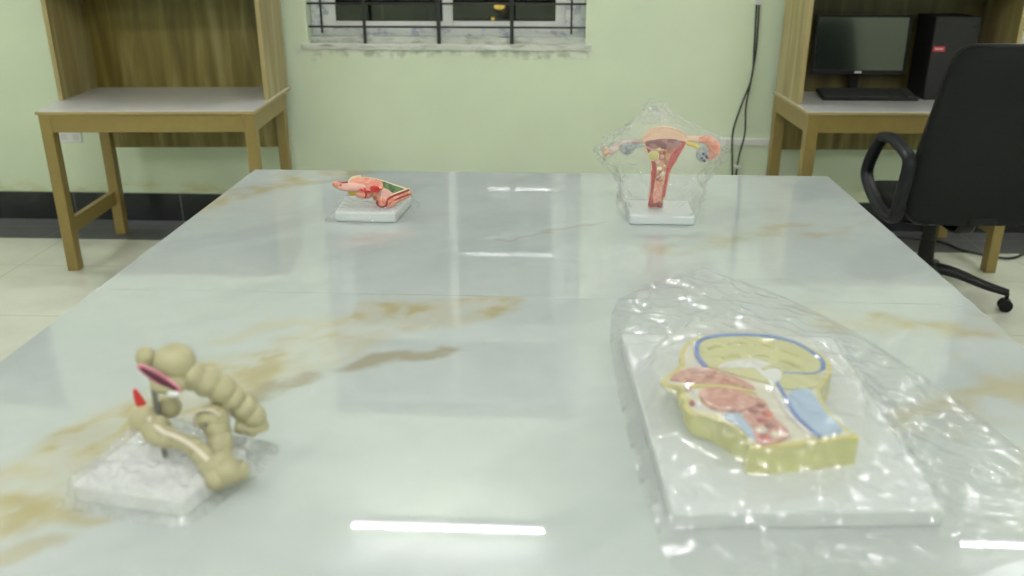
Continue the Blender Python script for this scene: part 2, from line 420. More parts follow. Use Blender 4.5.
# night outside: a dark facade with shutters and two small lamps
MB().span((-6, 7.5, -.5), (7, 7.6, 4)).make('wall_outside', 'dark', kind='structure')
s = MB()
for a, b in ((-2.2, -1.78), (-1.52, -1.43), (-1.17, -1.06), (-.95, 6)): s.span((a, 7.46, -.5), (b, 7.5, 4))
s.make('trim_2', 'darker', kind='structure')
for p, r, lb in (((-.468, 7.41, .955), .026, 'larger yellow lamp glowing outside behind the right window pane'),
                 ((-.52, 7.41, .860), .015, 'smaller dim yellow lamp outside, low behind the right window pane')):
    t = thing('outdoor_lamp', lb, 'lamp', (p[0], 7.46, p[2]))
    MB().ball(p, r, 3, (1.7 if r > .02 else 1, 1, .9)).make('lamp_shade', 'lamp', t, smooth=True)
    MB().span((p[0]-.02, 7.43, p[2]+r*.6), (p[0]+.02, 7.462, p[2]+r*.6+.03)).make('lamp_bracket', 'black', t)

# tube lights
TL = [(-1.228, WY-.045, 3.475, 'above the middle window'), (2.506, WY-.045, 3.475, 'above the right window'), (-4.86, WY-.045, 3.475, 'above the left window, added to brighten the left wall'),  # far left tube is an unseen extra, added to brighten the left wall
      (-1.0, -.04, 3.40, 'hung in mid room above the table'), (2.45, -.04, 3.40, 'hung in mid room on the right'), (-4.5, -.04, 3.40, 'hung in mid room on the left'),
      (-1.0, YB+.045, 3.50, 'at the rear of the room'), (2.45, YB+.045, 3.50, 'at the rear right of the room')]
for x, y, z, wh in TL:
    t = thing('tube_light', 'lit white fluorescent tube light ' + wh, 'light', (x+.6, y, z), 'fluorescent tube lights')
    
    if abs(y) < 1: MB().span((x-.03, y-.03, z+.02), (x+1.23, y+.03, z+.06)).make('batten', 'batten', t, bevel=.004)
    else:
        yy = y+.018 if y > 0 else y-.045+.0
        MB().span((x-.03, y+(.016 if y > 0 else -.045), z-.03), (x+1.23, y+(.045 if y > 0 else -.016), z+.03)).make('batten', 'batten', t, bevel=.004)
    if abs(y) < 1:
        for e in (x+.2, x+1.0): MB().tube([(e, y, z+.055), (e, y, CH)], .005, 8).make('suspension_rod', 'batten', t)
    for e in (x-.02, x+1.2): MB().span((e, y-.018, z-.018), (e+.02, y+.018, z+.022)).make('tube_holder', 'batten', t)
    MB().tube([(x, y, z), (x+1.2, y, z)], .0115, 14).make('tube', 'tube', t, smooth=True)

# conduit, socket, wall cables
tag(MB().span((.80, WY-.016, .455), (1.98, WY, .491)).make('cable_trunking', 'white', bevel=.003), 'thin white horizontal cable trunking low on the green wall', 'trunking')
t = thing('wall_socket', 'white double wall socket under the empty left desk', 'socket', (-2.61, WY, .46))
MB().span((-2.672, WY-.012, .43), (-2.548, WY, .494)).make('socket_plate', 'white', t, bevel=.004)
for x in (-2.642, -2.58):
    MB().span((x-.016, WY-.015, .445), (x+.016, WY-.011, .48)).make('socket_face', 'greywhite', t, bevel=.002)
ca = cr([(.972, 4.612, 2.6), (.972, 4.612, 1.4), (.975, 4.61, 1.17), (.984, 4.608, .95), (.985, 4.606, .80), (.945, 4.602, .66), (.915, 4.600, .52), (.928, 4.602, .36), (.945, 4.606, .18)], 8)
cb = cr([(.985, 4.612, 2.6), (.985, 4.612, 1.4), (.988, 4.61, 1.17), (.994, 4.608, .95), (.980, 4.595, .78), (.968, 4.594, .66), (.975, 4.592, .52), (.955, 4.596, .38), (.950, 4.600, .18)], 8)
a = MB().tube(ca, .0045, 8).make('wall_cable', 'cable', smooth=True)
tag(a, 'dark cable hanging down the wall, the one that bows out left', 'cable')
b = MB().tube(cb, .0045, 8).make('wall_cable', 'cable', smooth=True)
tag(b, 'dark cable hanging down the wall, the straighter one nearer the right desk', 'cable')
for nm, zc, par in (('cable_clip', 1.165, a), ('cable_tie', .345, b)):
    q = MB().span((.963, 4.598, zc-.012), (1.0, 4.62, zc+.012)) if zc > 1 else MB().span((.934, 4.588, zc-.010), (.966, 4.613, zc+.010))
    q.make(nm, 'white', par, bevel=.003, label='small white ' + nm.replace('_', ' '))

# ------------------------------------------------------------------ desks with hutch
def desk(x0, x1, y0, y1, label, back_y, hutch_dy, rz, inner='wood', over=0):
    t = thing('study_desk', label, 'desk', ((x0+x1)/2, (y0+y1)/2, 0))
    L = .055; H = .75
    for fx in (x0, x1-L):
        for fy in (y0+.008, y1-L):
            MB().span((fx+.004, fy, 0), (fx+L+(-.004 if fx > x0 else .0), fy+L, H-.016)).make('leg', 'tan', t, bevel=.002)
    ap = .66
    MB().span((x0+L-.002, y0+.010, ap-.006), (x1-L+.002, y0+.032, H-.016)).make('front_rail', 'tan', t, bevel=.002)
    for fx in (x0+.004, x1-.028):
        MB().span((fx, y0+L, ap-.006), (fx+.024, y1-L+.002, H-.016)).make('side_rail', 'tan', t, bevel=.002)
        xx = fx+.012
        MB().span((fx+.003, y0+L, .165), (fx+.03, y1-L+.002, .235)).make('stretcher', 'tan', t, bevel=.002)
    MB().span((x0+L, y1-.03, .46), (x1-L, y1-.012, H-.016)).make('modesty_panel', 'wood', t)
    MB().prism([(x0-.004, y0), (x1+.004, y0), (x1+.004, max(y1, back_y+.006)), (x0-.004-over, max(y1, back_y+.006)), (x0-.004-over, y0+hutch_dy*.9)], H-.016, H-.003).make('edge_band', 'tanedge', t, bevel=.002)
    MB().prism([(x0+.002, y0+.006), (x1-.002, y0+.006), (x1-.002, max(y1, back_y+.004)), (x0+.002-over, max(y1, back_y+.004)), (x0+.002-over, y0+hutch_dy*.9)], H-.006, H).make('desk_top', 'white_top', t)
    hy = y0+hutch_dy; hz = 1.62
    for fx, m in ((x0+.006-over, 'wood'), (x1-.024, 'woodL')):
        p = MB().span((fx, hy+.004, H), (fx+.018, back_y, hz)).make('hutch_side', 'woodL', t)
        e = MB().span((fx-.001, hy, H), (fx+.019, hy+.005, hz)); sub(e, 'edge_strip', 'tanedge', p)
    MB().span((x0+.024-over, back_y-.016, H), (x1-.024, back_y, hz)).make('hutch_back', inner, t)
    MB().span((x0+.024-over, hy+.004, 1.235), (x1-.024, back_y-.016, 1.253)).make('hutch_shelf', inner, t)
    MB().span((x0-over, hy-.004, hz), (x1, back_y+.004, hz+.02)).make('hutch_top', 'woodL', t)
    piv = Vector((x0, y0, 0)); t.location = piv + Matrix.Rotation(rz, 3, 'Z') @ (t.location-piv); t.rotation_euler.z = rz
    return t
desk(-2.282, -1.326, 3.788, 4.41, 'empty tan wooden study desk with hutch left of the window', 4.485, .290, math.radians(3.6), 'wood', .034)
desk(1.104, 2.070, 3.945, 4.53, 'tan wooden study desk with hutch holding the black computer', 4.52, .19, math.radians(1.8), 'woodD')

# ------------------------------------------------------------------ computer
t = thing('computer_monitor', 'black flat screen monitor on stand at back of right desk', 'monitor', (1.44, 4.47, .75))
tilt = .04
def mbox(mb, a, b):  # boxes tilted about the monitor's foot
    mb.span(a, b)
    return mb
def tiltit(mb):
    bmesh.ops.rotate(mb.b, verts=mb.b.verts, cent=(1.44, 4.43, .85), matrix=Matrix.Rotation(-tilt, 3, 'X')); return mb
X0, X1, Z0, Z1, MY = 1.225, 1.668, .848, 1.122, 4.415
bz = MB()
for p, q in (((X0, Z0), (X1, Z0+.020)), ((X0, Z1-.012), (X1, Z1)), ((X0, Z0), (X0+.012, Z1)), ((X1-.012, Z0), (X1, Z1))):
    bz.span((p[0], MY, p[1]), (q[0], MY+.012, q[1]))
bzo = tiltit(bz).make('bezel', 'black', t, bevel=.0015)
sub(tiltit(MB().span((1.43, MY-.001, Z0+.006), (1.462, MY+.001, Z0+.014))), 'badge', 'greywhite', bzo, label='small pale maker badge')
tiltit(MB().span((X0+.008, MY+.004, Z0+.016), (X1-.008, MY+.010, Z1-.010))).make('screen', 'screen', t)
tiltit(MB().span((X0+.004, MY+.012, Z0+.004), (X1-.004, MY+.034, Z1-.004))).make('back_shell', 'black', t, bevel=.008)
MB().span((1.425, 4.452, .757), (1.467, 4.475, .98)).make('neck', 'black', t, bevel=.004)
MB().prism(crc([(1.345, 4.43), (1.36, 4.41), (1.53, 4.41), (1.545, 4.43), (1.53, 4.495), (1.36, 4.495)], 5), .75, .758, .002).make('stand_base', 'black', t)

t = thing('keyboard', 'black computer keyboard lying in front of the monitor', 'keyboard', (1.47, 4.33, .75))
kt = .16
kb = MB(); bmesh.ops.create_cube(kb.b, size=1, matrix=Matrix.Translation((1.468, 4.318, .7655)) @ Matrix.Rotation(kt, 4, 'X') @ Matrix.Diagonal((.440, .145, .016, 1)))
kb.make('keyboard_case', 'black', t, bevel=.004)
# one key sheet: rows of raised caps rising from a common membrane
q = MB(); nxk, nyk = 21, 6
g = [[q.b.verts.new((-.212+.424*i/nxk, -.062+.124*j/nyk, 0)) for i in range(nxk+1)] for j in range(nyk+1)]
fs_ = []
for j in range(nyk):
    for i in range(nxk):
        f = q.b.faces.new((g[j][i], g[j][i+1], g[j+1][i+1], g[j+1][i]))
        if i not in (15, 18): fs_.append(f)
bmesh.ops.inset_individual(q.b, faces=fs_, thickness=.0016, depth=0)
bmesh.ops.inset_individual(q.b, faces=fs_, thickness=.0012, depth=.006)
bmesh.ops.transform(q.b, matrix=Matrix.Translation((1.468, 4.318-.0085*math.sin(kt), .7655+.0085*math.cos(kt)+.0003)) @ Matrix.Rotation(kt, 4, 'X'), verts=q.b.verts)
q.make('keys', 'keyplastic', t)

t = thing('computer_tower', 'black desktop computer tower with red badge beside the monitor', 'computer', (1.82, 4.42, .75))
tx0, tx1, ty0, ty1, tz = 1.722, 1.925, 4.285, 4.505, 1.126
MB().span((tx0, ty0+.012, .752), (tx1, ty1, tz-.002)).make('case', 'casing', t, bevel=.004)
MB().span((tx0-.0, ty0, .75), (tx1, ty0+.012, tz)).make('front_panel', 'panel', t, bevel=.005)
bd = MB().span((1.729, ty0-.002, .972), (1.782, ty0+.001, .994)).make('badge', 'red_badge', t, label='small red badge with pale writing')
q = MB()
for k in range(5): q.span((1.738+k*.0072, ty0-.003, .980), (1.7435+k*.0072, ty0-.001, .987))
sub(q, 'badge_lettering', 'greywhite', bd)
MB().lathe([(.0001, 0), (.008, 0), (.008, .003), (.0001, .003)], (1.90, 4.283, 1.08), 16).make('power_button', 'black', t)

# floor cable
tag(MB().tube(cr([(1.75, 4.50, .008), (1.97, 4.43, .008), (2.04, 4.30, .008), (2.12, 4.22, .008), (2.22, 4.18, .008), (2.34, 4.27, .008), (2.5, 4.45, .008)], 8), .006, 8).make('floor_cable', 'cable', smooth=True),
    'thin dark cable lying in a curve on the floor behind the chair', 'cable')

# ------------------------------------------------------------------ office chair
cx, cyy = 1.565, 3.60
t = thing('office_chair', 'black office swivel chair with loop arms pulled up to the right desk', 'chair', (cx, cyy, 0))
def back_ring(z, yb, hw, th, n=28):
    r = []
    for j in range(n):
        a = 2*PI*j/n; c, s_ = math.cos(a), math.sin(a)
        px = hw*math.copysign(abs(c)**.35, c); py = th*math.copysign(abs(s_)**.5, s_)
        r.append((cx+.012+px, yb+py + .035*(px/.26)**2, z))
    return r
prof = [(.440, 3.305, .150, .014), (.447, 3.302, .195, .024), (.465, 3.296, .225, .030), (.50, 3.288, .245, .034), (.58, 3.27, .254, .036), (.68, 3.25, .252, .036), (.80, 3.235, .240, .034),
        (.92, 3.215, .228, .031), (1.03, 3.19, .217, .028), (1.08, 3.178, .208, .026), (1.106, 3.172, .193, .022), (1.117, 3.169, .160, .014)]
bk = MB().loft([back_ring(*p) for p in cr(prof, 4)]).make('backrest', 'blackmesh', t, smooth=True)
# piping around the shell edge
pp = []
for p in cr(prof, 4): pp.append((cx+.012-p[2]*1.0, p[1]+.035*(p[2]/.26)**2-.012, p[0]))
qq = [(2*(cx+.012)-x, y, z) for x, y, z in pp]
q = MB().tube(pp + qq[::-1], .0065, 8); sub(q, 'piping', 'black', bk, smooth=True)
q = MB().span((1.56, 3.262, .452), (1.66, 3.275, .478)); sub(q, 'back_label', 'black', bk, bevel=.003)
# seat cushion
def seat_ring(z, sx, sy, n=32):
    r = []
    for j in range(n):
        a = 2*PI*j/n; c, s_ = math.cos(a), math.sin(a)
        r.append((cx+sx*math.copysign(abs(c)**.45, c), 3.585+sy*math.copysign(abs(s_)**.45, s_), z - .02*max(0, s_)))
    return r
MB().loft([seat_ring(.425, .20, .20), seat_ring(.432, .235, .235), seat_ring(.455, .248, .248), seat_ring(.485, .245, .246), seat_ring(.502, .225, .225), seat_ring(.506, .15, .15)]).make('seat', 'blackmesh', t, smooth=True)
MB().loft([[(cx+dx*sxx, 3.56+dy*sxx, z) for dx, dy in ((-.22, -.2), (.22, -.2), (.22, .2), (-.22, .2))] for z, sxx in ((.395, .6), (.425, .95))]).make('seat_shell', 'black', t, bevel=.01)
for sgn in (-1, 1):
    ax = cx + sgn*.275
    loop = [(3.532, .728), (3.60, .66), (3.652, .575), (3.625, .525), (3.50, .475), (3.36, .455), (3.285, .475), (3.262, .56), (3.235, .69), (3.30, .725), (3.43, .742)]
    pts = cr([(ax, y, z) for y, z in loop + loop[:1]], 6)
    MB().tube(pts, .0205, 12, flat=(1, 1.25), cap=False).make('armrest', 'blackarm', t, smooth=True)
    MB().span((min(ax, ax-sgn*.09), 3.40, .425), (max(ax, ax-sgn*.09), 3.52, .45)).make('arm_bracket', 'black', t, bevel=.004)
MB().tube(cr([(cx, 3.55, .415), (cx, 3.40, .40), (cx, 3.30, .42), (cx, 3.298, .52)], 6), .022, 10, flat=(.4, 1.6)).make('back_bracket', 'black', t, smooth=True)
MB().lathe([(.001, .11), (.036, .11), (.036, .13), (.034, .19), (.030, .29), (.026, .29), (.026, .40), (.05, .402), (.05, .42), (.001, .42)], (cx, cyy, 0), 24).make('gas_column', 'black', t)
MB().lathe([(.001, .12), (.045, .12), (.055, .14), (.052, .18), (.034, .20), (.001, .20)], (cx, cyy, 0), 24).make('base_hub', 'black', t)
for k in range(5):
    a = math.radians(-13 + 72*k); d = Vector((math.cos(a), math.sin(a), 0)); c = Vector((cx, cyy, 0))
    pth = cr([tuple(c+d*.03+Vector((0, 0, .165))), tuple(c+d*.12+Vector((0, 0, .150))), tuple(c+d*.25+Vector((0, 0, .105))), tuple(c+d*.338+Vector((0, 0, .082)))], 6)
    lg = MB().tube(pth, [.034-.014*i/(len(pth)-1) for i in range(len(pth))], 12, flat=(.75, 1)).make('base_leg', 'black', t, smooth=True)
    wc = c+d*.338; sd = Vector((-d.y, d.x, 0))
    q = MB()
    for e in (-1, 1):
        q.tube([wc+sd*e*.006+Vector((0, 0, .027)), wc+sd*e*.022+Vector((0, 0, .027))], .027, 20)
    q.tube([wc+Vector((0, 0, .03)), wc+Vector((0, 0, .08))], .009, 10)
    sub(q, 'caster', 'black', lg, smooth=False, bevel=.003)

# ------------------------------------------------------------------ marble table
TX0, TX1, TYB, TYS, TYF = -.980, .868, 2.796, 1.728, .62
TZ = .75
t = thing('marble_table', 'large white marble topped table with ochre veins carrying the models', 'table', ((TX0+TX1)/2, 1.7, 0))
def seg(p, a, b):
    ax, ay = a; bx, by = b; dx, dy = bx-ax, by-ay
    u = max(0, min(1, ((p[0]-ax)*dx+(p[1]-ay)*dy)/(dx*dx+dy*dy)))
    return math.hypot(p[0]-ax-u*dx, p[1]-ay-u*dy), u
def ss(a, b, x):
    u = max(0, min(1, (x-a)/(b-a))); return u*u*(3-2*u)
def band(p, pts, w, ws=None):
    best = 0
    for i in range(len(pts)-1):
        d, u = seg(p, pts[i], pts[i+1]); ww = w if not ws else ws[i]*(1-u)+ws[i+1]*u
        best = max(best, 1-ss(.25, 1, d/ww))
    return best
def lerp(a, b, f): return tuple(a[i]*(1-f)+b[i]*f for i in range(3))
BASE = (.460, .508, .492); OCH = (.43, .375, .20); CRM = (.50, .475, .345); BRN = (.345, .315, .215); GRY = (.415, .458, .448); WHT = (.52, .565, .55)
def fb(x, y, s, o=4): return noise.fractal((x*s, y*s, 3.3), 1, 2, o)
def vein(x, y, back):
    q = (x+.055*fb(x, y, 4)+.02*fb(x+5, y, 14), y+.055*fb(x+9, y+2, 4)+.02*fb(x, y+7, 14))
    c = lerp(BASE, WHT, .5+.5*fb(x*.6+y*.5, y, 2.2))
    c = lerp(c, GRY, .55*ss(.05, .5, fb(x*1.4-y*.8+3, y*1.2, 2.6)))
    if not back:
        f = band(q, [(-.86, .80), (-.72, .95), (-.70, 1.10), (-.66, 1.19), (-.52, 1.32), (-.40, 1.47), (-.32, 1.60), (-.10, 1.70)], .1, [.16, .13, .11, .115, .125, .12, .10, .07])
        tex = .5+.5*fb(x*1.1+y*.7+2, y*1.1-x*.6, 9, 5)
        oc = lerp(CRM, OCH, ss(.40, .72, tex))
        c = lerp(c, oc, .92*ss(0, .7, f)*(.62+.38*ss(.3, .55, tex)))
        c = lerp(c, WHT, .5*f*ss(.50, .62, .5+.5*fb(x*2+1, y*2-x, 6, 4)))
        c = lerp(c, BRN, .85*band(q, [(-.50, 1.235), (-.44, 1.275), (-.36, 1.345), (-.21, 1.455)], .034)*ss(.15, .5, tex+.1))
        c = lerp(c, OCH, .75*band(q, [(-.80, 1.0), (-.69, .965), (-.585, .925)], .022))
        c = lerp(c, OCH, .6*band(q, [(-.72, .80), (-.66, .83), (-.60, .88)], .03))
        c = lerp(c, oc, .8*band(q, [(.53, 1.655), (.69, 1.62), (.95, 1.59)], .07)*ss(.2, .7, tex+.1))
        c = lerp(c, OCH, .7*band(q, [(.57, 1.24), (.68, 1.28), (.80, 1.34)], .055)*ss(.25, .7, tex+.1))
        c = lerp(c, CRM, .7*band(q, [(.80, 1.45), (.72, 1.2), (.74, 1.0)], .07)*ss(.3, .7, tex))
        c = lerp(c, CRM, .6*band(q, [(-.62, 1.45), (-.52, 1.56), (-.42, 1.58)], .04))
    else:
        tex = .5+.5*fb(x*1.1+y*.7+6, y*1.1-x*.6, 9, 5)
        oc = lerp(CRM, OCH, ss(.35, .8, tex))
        c = lerp(c, oc, .75*band(q, [(-1.0, 2.36), (-.90, 2.52), (-.80, 2.68), (-.66, 2.76)], .10)*ss(.25, .7, tex+.1))
        c = lerp(c, BRN, .3*band(q, [(-.86, 2.60), (-.72, 2.64), (-.60, 2.74)], .02))
        c = lerp(c, oc, .45*band(q, [(.28, 2.06), (.40, 2.12), (.56, 2.20), (.72, 2.26)], .08)*ss(.3, .7, tex+.05))
        c = lerp(c, WHT, .9*band(q, [(-.14, 2.13), (-.02, 2.19), (.07, 2.29)], .016))
        c = lerp(c, BRN, .3*band(q, [(-.12, 2.12), (.0, 2.17), (.08, 2.27)], .010))
        c = lerp(c, WHT, .7*band(q, [(.06, 1.74), (.14, 1.95), (.22, 2.05)], .03))
        c = lerp(c, GRY, .5*band(q, [(.22, 1.80), (.42, 1.86), (.62, 1.78)], .03))
    return c
def slab(y0, y1, back):
    nx, ny = 200, int((y1-y0)/.0095)
    b = MB(); bm = b.b
    vs = [[bm.verts.new((TX0+(TX1-TX0)*i/nx, y0+(y1-y0)*j/ny, TZ)) for i in range(nx+1)] for j in range(ny+1)]
    for j in range(ny):
        for i in range(nx): bm.faces.new((vs[j][i], vs[j][i+1], vs[j+1][i+1], vs[j+1][i]))
    # thick edge
    rim = [vs[0][i] for i in range(nx+1)] + [vs[j][nx] for j in range(1, ny+1)] + [vs[ny][i] for i in range(nx-1, -1, -1)] + [vs[j][0] for j in range(ny-1, 0, -1)]
    low = [bm.verts.new((v.co.x, v.co.y, TZ-.02)) for v in rim]; n = len(rim)
    for i in range(n): bm.faces.new((rim[i], low[i], low[(i+1) % n], rim[(i+1) % n]))
    bm.faces.new(low[::-1])
    o = b.make('marble_slab', 'marble', t)
    me = o.data; ca_ = me.color_attributes.new('vein', 'FLOAT_COLOR', 'POINT')
    L0 = t.location
    cache = {}
    for i, v in enumerate(me.vertices):
        k = (round(v.co.x, 4), round(v.co.y, 4))
        if k not in cache: cache[k] = vein(v.co.x+L0.x, v.co.y+L0.y, back)
        ca_.data[i].color = (*cache[k], 1)
    return o
slab(TYS+.0006, TYB, True); slab(TYF, TYS-.0006, False)
MB().span((TX0+.06, TYF+.06, .68), (TX1-.06, TYF+.085, .73)).make('apron', 'steel', t)
MB().span((TX0+.06, TYB-.085, .68), (TX1-.06, TYB-.06, .73)).make('apron', 'steel', t)
for xx in (TX0+.06, TX1-.085): MB().span((xx, TYF+.085, .68), (xx+.025, TYB-.085, .73)).make('apron', 'steel', t)
for xx in (TX0+.06, TX1-.11):
    for yy in (TYF+.06, TYS-.025, TYB-.11): MB().span((xx, yy, 0), (xx+.05, yy+.05, .73)).make('leg', 'steel', t, bevel=.002)

# ------------------------------------------------------------------ film sheets
def drape(name, poly, hfun, m, step=.006, amp=.004, fs=18, seed=0, solidify=0):
    """a film sheet lying over whatever hfun describes, cut to the outline poly"""
    from mathutils.geometry import intersect_point_line
    xs_ = [p[0] for p in poly]; ys_ = [p[1] for p in poly]
    def inside(x, y):
        c = False; n = len(poly); j = n-1
        for i in range(n):
            xi, yi = poly[i]; xj, yj = poly[j]
            if (yi > y) != (yj > y) and x < (xj-xi)*(y-yi)/(yj-yi)+xi: c = not c
            j = i
        return c
    x0, x1, y0, y1 = min(xs_), max(xs_), min(ys_), max(ys_)
    nx, ny = int((x1-x0)/step)+1, int((y1-y0)/step)+1
    H_ = [[hfun(x0+i*step, y0+j*step) for i in range(nx+1)] for j in range(ny+1)]
    floor_ = [r[:] for r in H_]
    for it in range(14):   # a film bridges hollows: blur, never below what it lies on
        G = [r[:] for r in H_]
        for j in range(1, ny):
            for i in range(1, nx):
                a_ = (H_[j-1][i]+H_[j+1][i]+H_[j][i-1]+H_[j][i+1])*.25
                G[j][i] = max(floor_[j][i], a_)
        H_ = G
    b = MB(); bm = b.b; V = {}
    for j in range(ny+1):
        for i in range(nx+1):
            x, y = x0+i*step, y0+j*step
            if not inside(x, y): continue
            d = min(seg((x, y), poly[k], poly[(k+1) % len(poly)])[0] for k in range(len(poly)))
            n1 = noise.noise((x*fs+seed, y*fs, seed)); n2 = noise.noise((x*fs*2.3+y*fs*.9, y*fs*1.7-x*fs*.6, seed+4.2))
            n3 = noise.noise(((x-y)*fs*.6, (x+y)*fs*2.2, seed+8))
            wr = (1-abs(n1))**3*.9 + (1-abs(n2))**4*.8 + (1-abs(n3))**4*.7
            V[(i, j)] = bm.verts.new((x, y, H_[j][i] + .0015 + amp*wr*ss(0, .03, d)))
    for j in range(ny):
        for i in range(nx):
            k = [(i, j), (i+1, j), (i+1, j+1), (i, j+1)]
            if all(q in V for q in k): bm.faces.new([V[q] for q in k])
    for v in [v for v in bm.verts if not v.link_faces]: bm.verts.remove(v)
    bm.edges.ensure_lookup_table()
    for v in {v for e in bm.edges if len(e.link_faces) == 1 for v in e.verts}:   # trim the hem clean
        k = min(range(len(poly)), key=lambda k: seg((v.co.x, v.co.y), poly[k], poly[(k+1) % len(poly)])[0])
        a_, b_ = poly[k], poly[(k+1) % len(poly)]; u = seg((v.co.x, v.co.y), a_, b_)[1]
        v.co.x, v.co.y = a_[0]+(b_[0]-a_[0])*u, a_[1]+(b_[1]-a_[1])*u
        if v.co.z < TZ+.006: v.co.z = TZ+.0012
    return b.make(name, m, smooth=True)
def in_quad(x, y, quad, g=0):
    """signed inset distance of a convex ccw quad; > -g means inside (grown by g)"""
    dd = 1e9
    for k in range(len(quad)):
        a_, b_ = quad[k], quad[(k+1) % len(quad)]
        ex, ey = b_[0]-a_[0], b_[1]-a_[1]; l = math.hypot(ex, ey)
        dd = min(dd, ((x-a_[0])*-ey+(y-a_[1])*ex)/l)
    return dd

# ------------------------------------------------------------------ head section model
BQ = [(.156, .945), (.502, .968), (.512, 1.498), (.126, 1.492)]     # ccw board corners
BT = .776
t = thing('head_section_model', 'half head anatomy model lying on a large white board inside clear bag', 'anatomical model', (.32, 1.22, TZ))
MB().prism(BQ, TZ, BT).make('board', 'base', t, bevel=.004)
HO = [(.168, 1.222), (.186, 1.250), (.205, 1.278), (.209, 1.318), (.221, 1.353), (.243, 1.385), (.277, 1.399), (.316, 1.408), (.354, 1.408), (.390, 1.395), (.418, 1.374), (.438, 1.338), (.446, 1.302), (.440, 1.268),
      (.418, 1.230), (.402, 1.196), (.399, 1.160), (.402, 1.126), (.414, 1.078), (.408, 1.066), (.277, 1.036), (.268, 1.060), (.250, 1.095), (.236, 1.112), (.214, 1.118), (.199, 1.124), (.193, 1.146), (.201, 1.160), (.190, 1.174), (.199, 1.192), (.194, 1.206), (.174, 1.212)]
HT = .818
HOs = crc(HO, 3)
body = MB().prism(HOs, BT, HT, .004)
for v in body.b.verts:
    if v.co.z < BT+.001:
        v.co.z += .026*ss(.212, .170, v.co.x) + .012*ss(.262, .215, v.co.x)*ss(1.10, 1.13, v.co.y)
body.make('head_body', 'skin', t, smooth=False)
cxh, cyh = .31, 1.22
inn = [(cxh+(x-cxh)*.95, cyh+(y-cyh)*.96) for x, y in HOs]
MB().prism(HOs, HT-.002, HT+.0012).make('skin_rim', 'skinrim', t)
inn2 = [(cxh+(x-cxh)*.93, cyh+(y-cyh)*.95) for x, y in HOs]
MB().prism(inn2, HT-.001, HT+.0022).make('skull_bone', 'bone', t)
def inlay(name, pts, m, h=.0035, sm=4, par=None, z0=.0005):
    return MB().prism(crc(pts, sm), HT+z0, HT+h, .0012).make(name, m, t)
inlay('brain', [(.233, 1.300), (.237, 1.345), (.268, 1.372), (.31, 1.384), (.35, 1.384), (.412, 1.354), (.428, 1.291), (.409, 1.239), (.363, 1.198), (.333, 1.215), (.289, 1.240), (.248, 1.268)], 'brain', .006)
bw = MB()
for (x, y, a_) in ((.27, 1.335, .4), (.31, 1.35, .1), (.35, 1.345, -.3), (.385, 1.32, -.7), (.29, 1.30, .3), (.335, 1.305, 0), (.375, 1.28, -.6), (.345, 1.26, .2)):
    bw.tube(cr([(x-.016*math.cos(a_), y-.016*math.sin(a_), HT+.006), (x, y+.006, HT+.008), (x+.016*math.cos(a_), y+.016*math.sin(a_), HT+.006)], 5), .004, 6)
bw.make('brain_fold', 'brain', t, smooth=True)
arc = [(.243, 1.268), (.236, 1.30), (.239, 1.335), (.247, 1.360), (.270, 1.379), (.31, 1.388), (.345, 1.388), (.383, 1.380), (.413, 1.350), (.431, 1.300), (.426, 1.270), (.405, 1.250), (.360, 1.250)]
MB().tube([(x, y, HT+.0055) for x, y in cr(arc[:11], 6)], .0042, 8).make('blue_sinus', 'blue', t, smooth=True)
MB().tube([(x, y, HT+.0055) for x, y in cr(arc[10:], 6)], .0024, 8).make('blue_sinus', 'blue', t, smooth=True)
inlay('corpus_callosum', [(.262, 1.262), (.285, 1.285), (.325, 1.292), (.352, 1.275), (.355, 1.240), (.340, 1.215), (.325, 1.235), (.318, 1.262), (.295, 1.262)], 'white', .0075)
inlay('cerebellum', [(.368, 1.205), (.385, 1.235), (.412, 1.245), (.408, 1.222), (.39, 1.203)], 'brain', .0072)
inlay('neck_muscle', [(.357, 1.190), (.385, 1.203), (.391, 1.165), (.392, 1.128), (.402, 1.082), (.366, 1.068), (.353, 1.110), (.348, 1.16)], 'lightblue', .005)
for off_ in (0, .009):
    MB().tube([(x+off_, y, HT+.005) for x, y in cr([(.334, 1.222), (.336, 1.180), (.338, 1.120), (.356, 1.062)], 6)], .0028, 8).make('spinal_cord', 'blue' if off_ else 'white', t, smooth=True)
inlay('nasal_cavity', [(.182, 1.224), (.209, 1.257), (.245, 1.262), (.286, 1.232), (.306, 1.198), (.269, 1.208), (.212, 1.216)], 'dusky', .0055)
for yy in (1.225, 1.236):
    MB().tube([(.215, yy+.004, HT+.006), (.25, yy+.006, HT+.0075), (.28, yy-.012, HT+.006)], .004, 8).make('nasal_fold', 'dusky', t, smooth=True)
inlay('palate', [(.212, 1.205), (.25, 1.207), (.29, 1.196), (.305, 1.178), (.296, 1.186), (.25, 1.200), (.212, 1.198)], 'skinrim', .006)
inlay('tongue', [(.222, 1.180), (.254, 1.194), (.290, 1.176), (.300, 1.148), (.272, 1.126), (.240, 1.130), (.224, 1.145)], 'dusky', .0085)
for yy in (1.197, 1.150): MB().ball((.206, yy, HT+.002), .007, 2, (.7, 1.3, .7)).make('lip', 'darkred', t, smooth=True)
MB().ball((.214, 1.142, HT+.003), .006, 2).make('tooth', 'white', t, smooth=True)
MB().ball((.215, 1.186, HT+.003), .005, 2).make('tooth', 'white', t, smooth=True)
inlay('throat', [(.295, 1.168), (.312, 1.160), (.314, 1.116), (.326, 1.064), (.280, 1.040), (.278, 1.082), (.272, 1.114)], 'dusky', .0055)
rr = random.Random(3)
